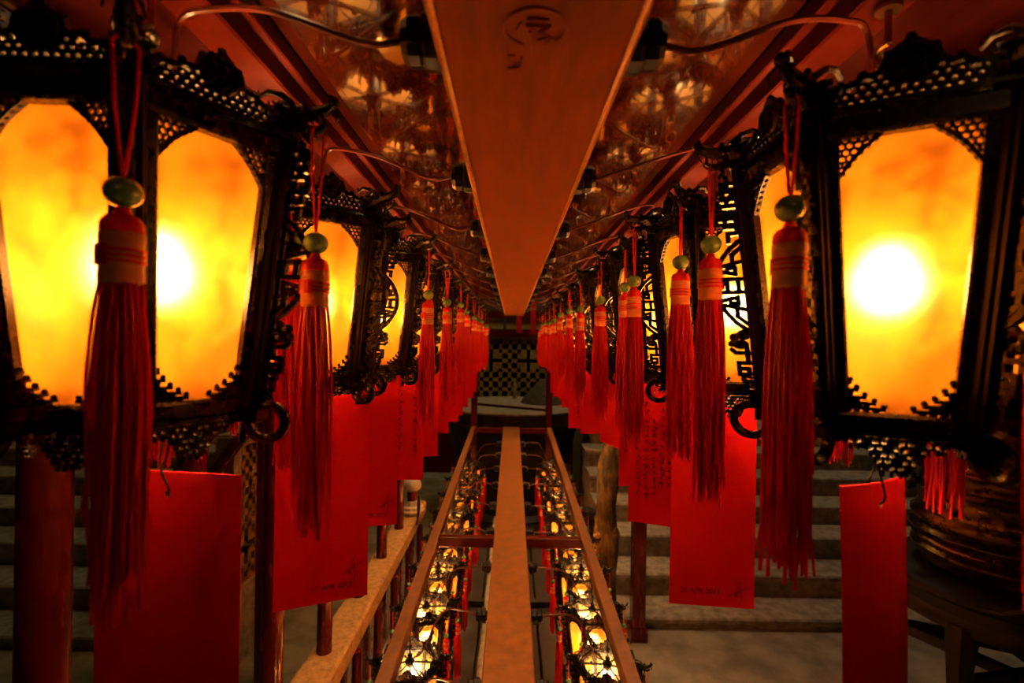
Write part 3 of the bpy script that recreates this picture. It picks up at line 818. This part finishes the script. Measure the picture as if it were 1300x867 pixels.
# square red post, mottled column, dark jar at the right
b = MB(); b.bar((0,0,0),(0,0,1.29),.078,.078,V((0,1,0)),.006); b.box((0,0,.04),(.1,.1,.08))
tag(ob('red_post', b.mesh('red_post', M_POLE), None, (.78,2.985-.05,FZ)), 'square red post standing before the right stone steps', 'post')
b = MB(); pts, rad = [], []
for i in range(22):
    t = i/21; pts.append((.085*t**1.4+.012*math.sin(t*9), .02*math.sin(t*5), 1.66*t)); rad.append(.075-.018*t+.010*math.sin(t*23))
b.tube(pts, rad, 16)
for k in range(9):
    a = k*1.9; t = .08+.1*k; b.ball((.085*t**1.4+.05*math.cos(a), .05*math.sin(a), 1.66*t), (.03,.03,.05), 8, 6)
o = ob('carved_column_shaft', b.mesh('carved_column_shaft', M_TREE, True), None, (.565,2.93,FZ)); o.name = 'gnarled_trunk'
tag(o, 'mottled brown gnarled trunk leaning beside the square red post', 'trunk')
b = MB(); b.lathe([(.06,0),(.075,.03),(.10,.12),(.12,.28),(.11,.40),(.07,.47),(.055,.52),(.075,.56),(.07,.57)], 20)
tag(ob('dark_jar', b.mesh('dark_jar', M_DARKW, True), None, (.40,2.2-.0+.95,FZ)), 'tall dark jar beside the mottled trunk', 'jar').location = (.55,3.5,FZ)

# bronze urn on its black stand
UX, UY, UZ = 1.92, 1.90, -.865
r = empty('bronze_urn', (UX,UY,UZ))
b = MB()
prof = [(.0,.0),(.20,.0),(.232,.006),(.250,.022),(.262,.045),(.274,.058),(.280,.066),(.280,.076),(.270,.086),(.264,.092),(.270,.098),(.276,.104),(.276,.110),(.268,.118),(.272,.128),(.282,.138),(.284,.146),(.274,.158),(.266,.164),(.272,.176),(.280,.186),(.282,.196),(.280,.206),(.266,.218),(.258,.245),(.258,.28),(.266,.305),(.280,.315),(.280,.328),(.264,.336),(.258,.36),(.266,.382),(.278,.39),(.276,.402),(.260,.410),(.250,.44),(.252,.47),(.27,.50),(.30,.515),(.305,.53),(.26,.53),(.24,.49),(.0,.47)]
b.lathe(prof, 56); ob('urn_body', b.mesh('urn_body', M_BRONZE, True), r)
for a in (math.radians(152), math.radians(272), math.radians(32)):
    b = MB(); c = V((.262*math.cos(a), .262*math.sin(a), .345)); rad = V((math.cos(a), math.sin(a), 0)); tan_ = V((-math.sin(a), math.cos(a), 0))
    b.tube(spline([c+V((0,0,.07)), c+rad*.045+V((0,0,.085)), c+rad*.065+V((0,0,.03)), c+rad*.05+V((0,0,-.03)), c+rad*.02+V((0,0,-.05)), c+rad*.005+V((0,0,-.02))]), [.018-.0002*i for i in range(41)], 10)
    b.ball(c+rad*.05+V((0,0,.09)), .022, 10, 8); b.ball(c+rad*.03+V((0,0,-.045)), .02, 10, 8); b.ring(c+rad*.035+V((0,0,-.01)), tan_, .022, .006, 14, 6)
    ob('urn_handle', b.mesh('urn_handle', M_BRONZE, True), r)
tag(r, 'large dark bronze urn with ringed foot at the lower right', 'urn')
r = empty('urn_stand', (UX,UY,FZ))
SH = UZ-FZ-.001
b = MB(); b.lathe([(.0,SH),(.355,SH),(.375,SH-.012),(.378,SH-.035),(.36,SH-.05),(.355,SH-.09),(.37,SH-.11),(.37,SH-.14),(.34,SH-.15),(.0,SH-.14)], 48); ob('stand_top', b.mesh('stand_top', M_DARKW, True), r)
for k in range(5):
    a = math.radians(208+72*k); c = V((math.cos(a), math.sin(a), 0))
    b = MB(); b.tube([c*.335+V((0,0,SH-.12)), c*.355+V((0,0,SH-.26)), c*.345+V((0,0,.40)), c*.34+V((0,0,.08)), c*.37+V((0,0,.0))], [.05,.038,.032,.032,.042], 8); ob('leg', b.mesh('leg', M_DARKW, True), r)
    a2 = math.radians(208+72*(k+2)); c2 = V((math.cos(a2), math.sin(a2), 0))
    b = MB(); b.bar(c*.33+V((0,0,SH-.33)), c2*.33+V((0,0,SH-.33)), .03, .04); ob('stretcher', b.mesh('stretcher', M_DARKW), r)
    am = math.radians(208+72*k+22); cm = V((math.cos(am), math.sin(am), 0)); tm = V((-math.sin(am), math.cos(am), 0))
    b = MB()
    b.tube([cm*.37+tm*(-.10)+V((0,0,SH-.03)), cm*.382+tm*(-.03)+V((0,0,SH-.02)), cm*.386+tm*.02+V((0,0,SH+.01)), cm*.386+tm*.06+V((0,0,SH+.006)), cm*.386+tm*.055+V((0,0,SH-.02)), cm*.386+tm*.03+V((0,0,SH-.016))], [.006,.009,.010,.009,.007,.004], 8)
    ob('carved_curl', b.mesh('carved_curl', M_DARKW, True), r)
tag(r, 'round black stand with legs and stretchers under the bronze urn', 'stand')

# round stone incense basin at the far end
r = empty('incense_basin', (.02,5.15,FZ))
b = MB(); b.lathe([(.60,0),(.62,.08),(.56,.12),(.58,.50),(.66,.86),(.70,.94),(.70,.97),(.74,.985),(.74,1.09),(.72,1.105),(.66,1.105),(.64,1.09),(.0,1.085)], 48)
ob('basin_bowl', b.mesh('basin_bowl', M_DARKW, False), r)
b = MB(); b.lathe([(.70,1.096),(.742,1.098),(.742,1.108),(.70,1.112),(.2,1.112),(.0,1.112)], 48); ob('stone_top', b.mesh('stone_top', M_STONE), r)
tag(r, 'round grey stone basin on a dark drum at the far end of the aisle', 'basin')
b = MB(); b.lathe([(.26,0),(.23,.05),(.15,.14),(.08,.21),(.03,.25),(.0,.26)], 18)
tag(ob('ash_heap', b.mesh('ash_heap', M_ASH, True), None, (.36,5.30,FZ+1.112)), 'grey heap of incense ash on the far stone basin', 'ash')
b = MB(); b.bar((-.36,5.02,FZ+1.125),(.34,4.62,FZ+1.125),.022,.022,V((0,0,1)),.004)
tag(ob('red_stick', b.mesh('red_stick', M_RAIL)), 'thin red stick lying across the far stone basin', 'stick')
b = MB(); b.lathe([(.022,0),(.022,.16),(.012,.18),(.004,.20)], 10)
tag(ob('candle', b.mesh('candle', M_GOLD, True), None, (.04,5.62,FZ+1.112)), 'small yellow candle on the far basin before the lattice', 'candle')

# fretted screen and gate behind the basin
r = empty('fretted_screen', (.1,6.6,FZ))
b = MB(); key_lattice(b, 2.64, 1.28, .128, .078, .05, lambda u, v, n: V((-1.32+u, n*.05, .55+v))); ob('fretwork', b.mesh('fretwork', M_LATT), r)
b = MB()
for z0, z1, d in ((.0,.55,.12),(1.83,1.93,.16)): b.box((0,0,(z0+z1)/2),(3.1,d,z1-z0))
for xx in (-1.4,1.4): b.box((xx,0,1.2),(.16,.16,2.4))
b.box((0,0,2.13),(3.1,.14,.10)); ob('red_frame', b.mesh('red_frame', M_RAIL), r)
b = MB()
for k in range(7): b.box((-1.2+.4*k,0,2.005),(.36,.05,.13))
ob('name_panel', b.mesh('name_panel', M_GOLD), r)
b = MB(); b.box((0,.25,1.2),(3.1,.04,2.3)); ob('backing', b.mesh('backing', M_DARK), r)
tag(r, 'tan fretted screen in a red frame closing the far end', 'screen')
for k, (xx, zz, l) in enumerate(((.09,.47,.34),(.27,.50,.38))):
    b = MB(); b.box((0,0,-l/2),(.07,.07,l)); b.lathe([(.05,-.02),(.05,.02)],10); b.lathe([(.045,-l-.02),(.05,-l+.02)],10); b.tube([(0,0,.0),(0,0,.45)],.006,6)
    tag(ob('hanging_streamer', b.mesh('hanging_streamer', M_TASSEL), None, (xx,6.3,zz)), ['left','right'][k]+' one of two small red streamers above the far screen', 'streamer', 'red streamers at the far end')

# dim carved work up in the hall corners
def carved_ball(loc, rad, label):
    b = MB(); n = 0
    for i in range(7):
        th = PI*(i+.5)/7
        for j in range(max(3, int(12*math.sin(th)))):
            a = 2*PI*j/max(3, int(12*math.sin(th)))+i*.3
            d = V((math.sin(th)*math.cos(a), math.sin(th)*math.sin(a), math.cos(th)))
            b.ball(d*rad*.9, (rad*.2,rad*.2,rad*.12), 6, 5, d.to_track_quat('Z','Y').to_matrix())
    b.ball((0,0,0), rad*.9, 14, 10); b.tube([(0,0,rad*.9),(0,0,rad*.9+.6)], .012, 6)
    b.lathe([(rad*.5,rad*.86),(rad*.6,rad*1.0),(rad*.2,rad*1.15)],10); b.lathe([(rad*.2,-rad*1.15),(rad*.6,-rad*1.0),(rad*.5,-rad*.86)],10)
    tag(ob('hanging_carved_globe', b.mesh('hanging_carved_globe', M_WHITE, True), None, loc), label, 'ornament', 'carved ornaments up in the hall')
carved_ball((2.55,2.45,1.42), .11, 'grey scaly carved ornament glimpsed at the upper right corner')
carved_ball((2.05,2.45,1.30), .07, 'small grey carved ornament left of the upper right corner one')
carved_ball((-2.6,2.45,1.55), .12, 'brown scaly carved ornament glimpsed at the upper left corner')

# ------------------------------------------------------------------ light and camera
def area(name, loc, size, power, col, aim):
    l = bpy.data.lights.new(name, 'AREA'); l.energy = power; l.size = size; l.color = col
    o = ob(name, l, None, loc); o.rotation_euler = (V(aim)-V(loc)).to_track_quat('-Z','Y').to_euler(); return o
area('skylight_right', (2.6,4.2,4.0), 1.2, 30., (1.,.74,.46), (2.2,3.8,-1.5))
area('skylight_left', (-3.2,3.8,4.0), 1.0, 9., (1.,.78,.26), (-2.9,3.5,-1.5))
area('added_front_fill', (0,-2.3,1.2), .6, 1.3, (1.,.42,.16), (0,1.,-.2))  # unseen fill light added behind the camera to brighten the near fronts
area('added_screen_light', (.0,5.6,2.6), .5, 14., (1.,.66,.22), (.1,6.5,-.5))  # unseen light added to brighten the far screen
w = bpy.data.worlds.new('hall'); S.world = w; w.use_nodes = True
w.node_tree.nodes['Background'].inputs[0].default_value = (0,0,0,1); w.node_tree.nodes['Background'].inputs[1].default_value = 0.

cam = bpy.data.cameras.new('camera'); co = ob('camera', cam)
cam.sensor_width = 36.; cam.lens = 36.*620/1300; cam.clip_start = .01
co.matrix_world = Matrix.Translation((0,0,0)) @ Matrix.Rotation(PI/2, 4, 'X') @ Matrix.Rotation(math.radians(.9), 4, 'Z')
cam.dof.use_dof = True; cam.dof.focus_distance = .95; cam.dof.aperture_fstop = 4.5
S.camera = co
vs_ = S.view_settings; vs_.view_transform = 'Standard'; vs_.look = 'None'; vs_.gamma = 1.; vs_.exposure = .52; vs_.use_curve_mapping = False
cy = S.cycles; cy.use_denoising = True
try: cy.denoiser = 'OPENIMAGEDENOISE'
except Exception: pass
cy.max_bounces = 8; cy.diffuse_bounces = 4; cy.glossy_bounces = 4; cy.transmission_bounces = 6
cy.sample_clamp_indirect = 25.; cy.caustics_reflective = True; cy.caustics_refractive = True; cy.blur_glossy = .3
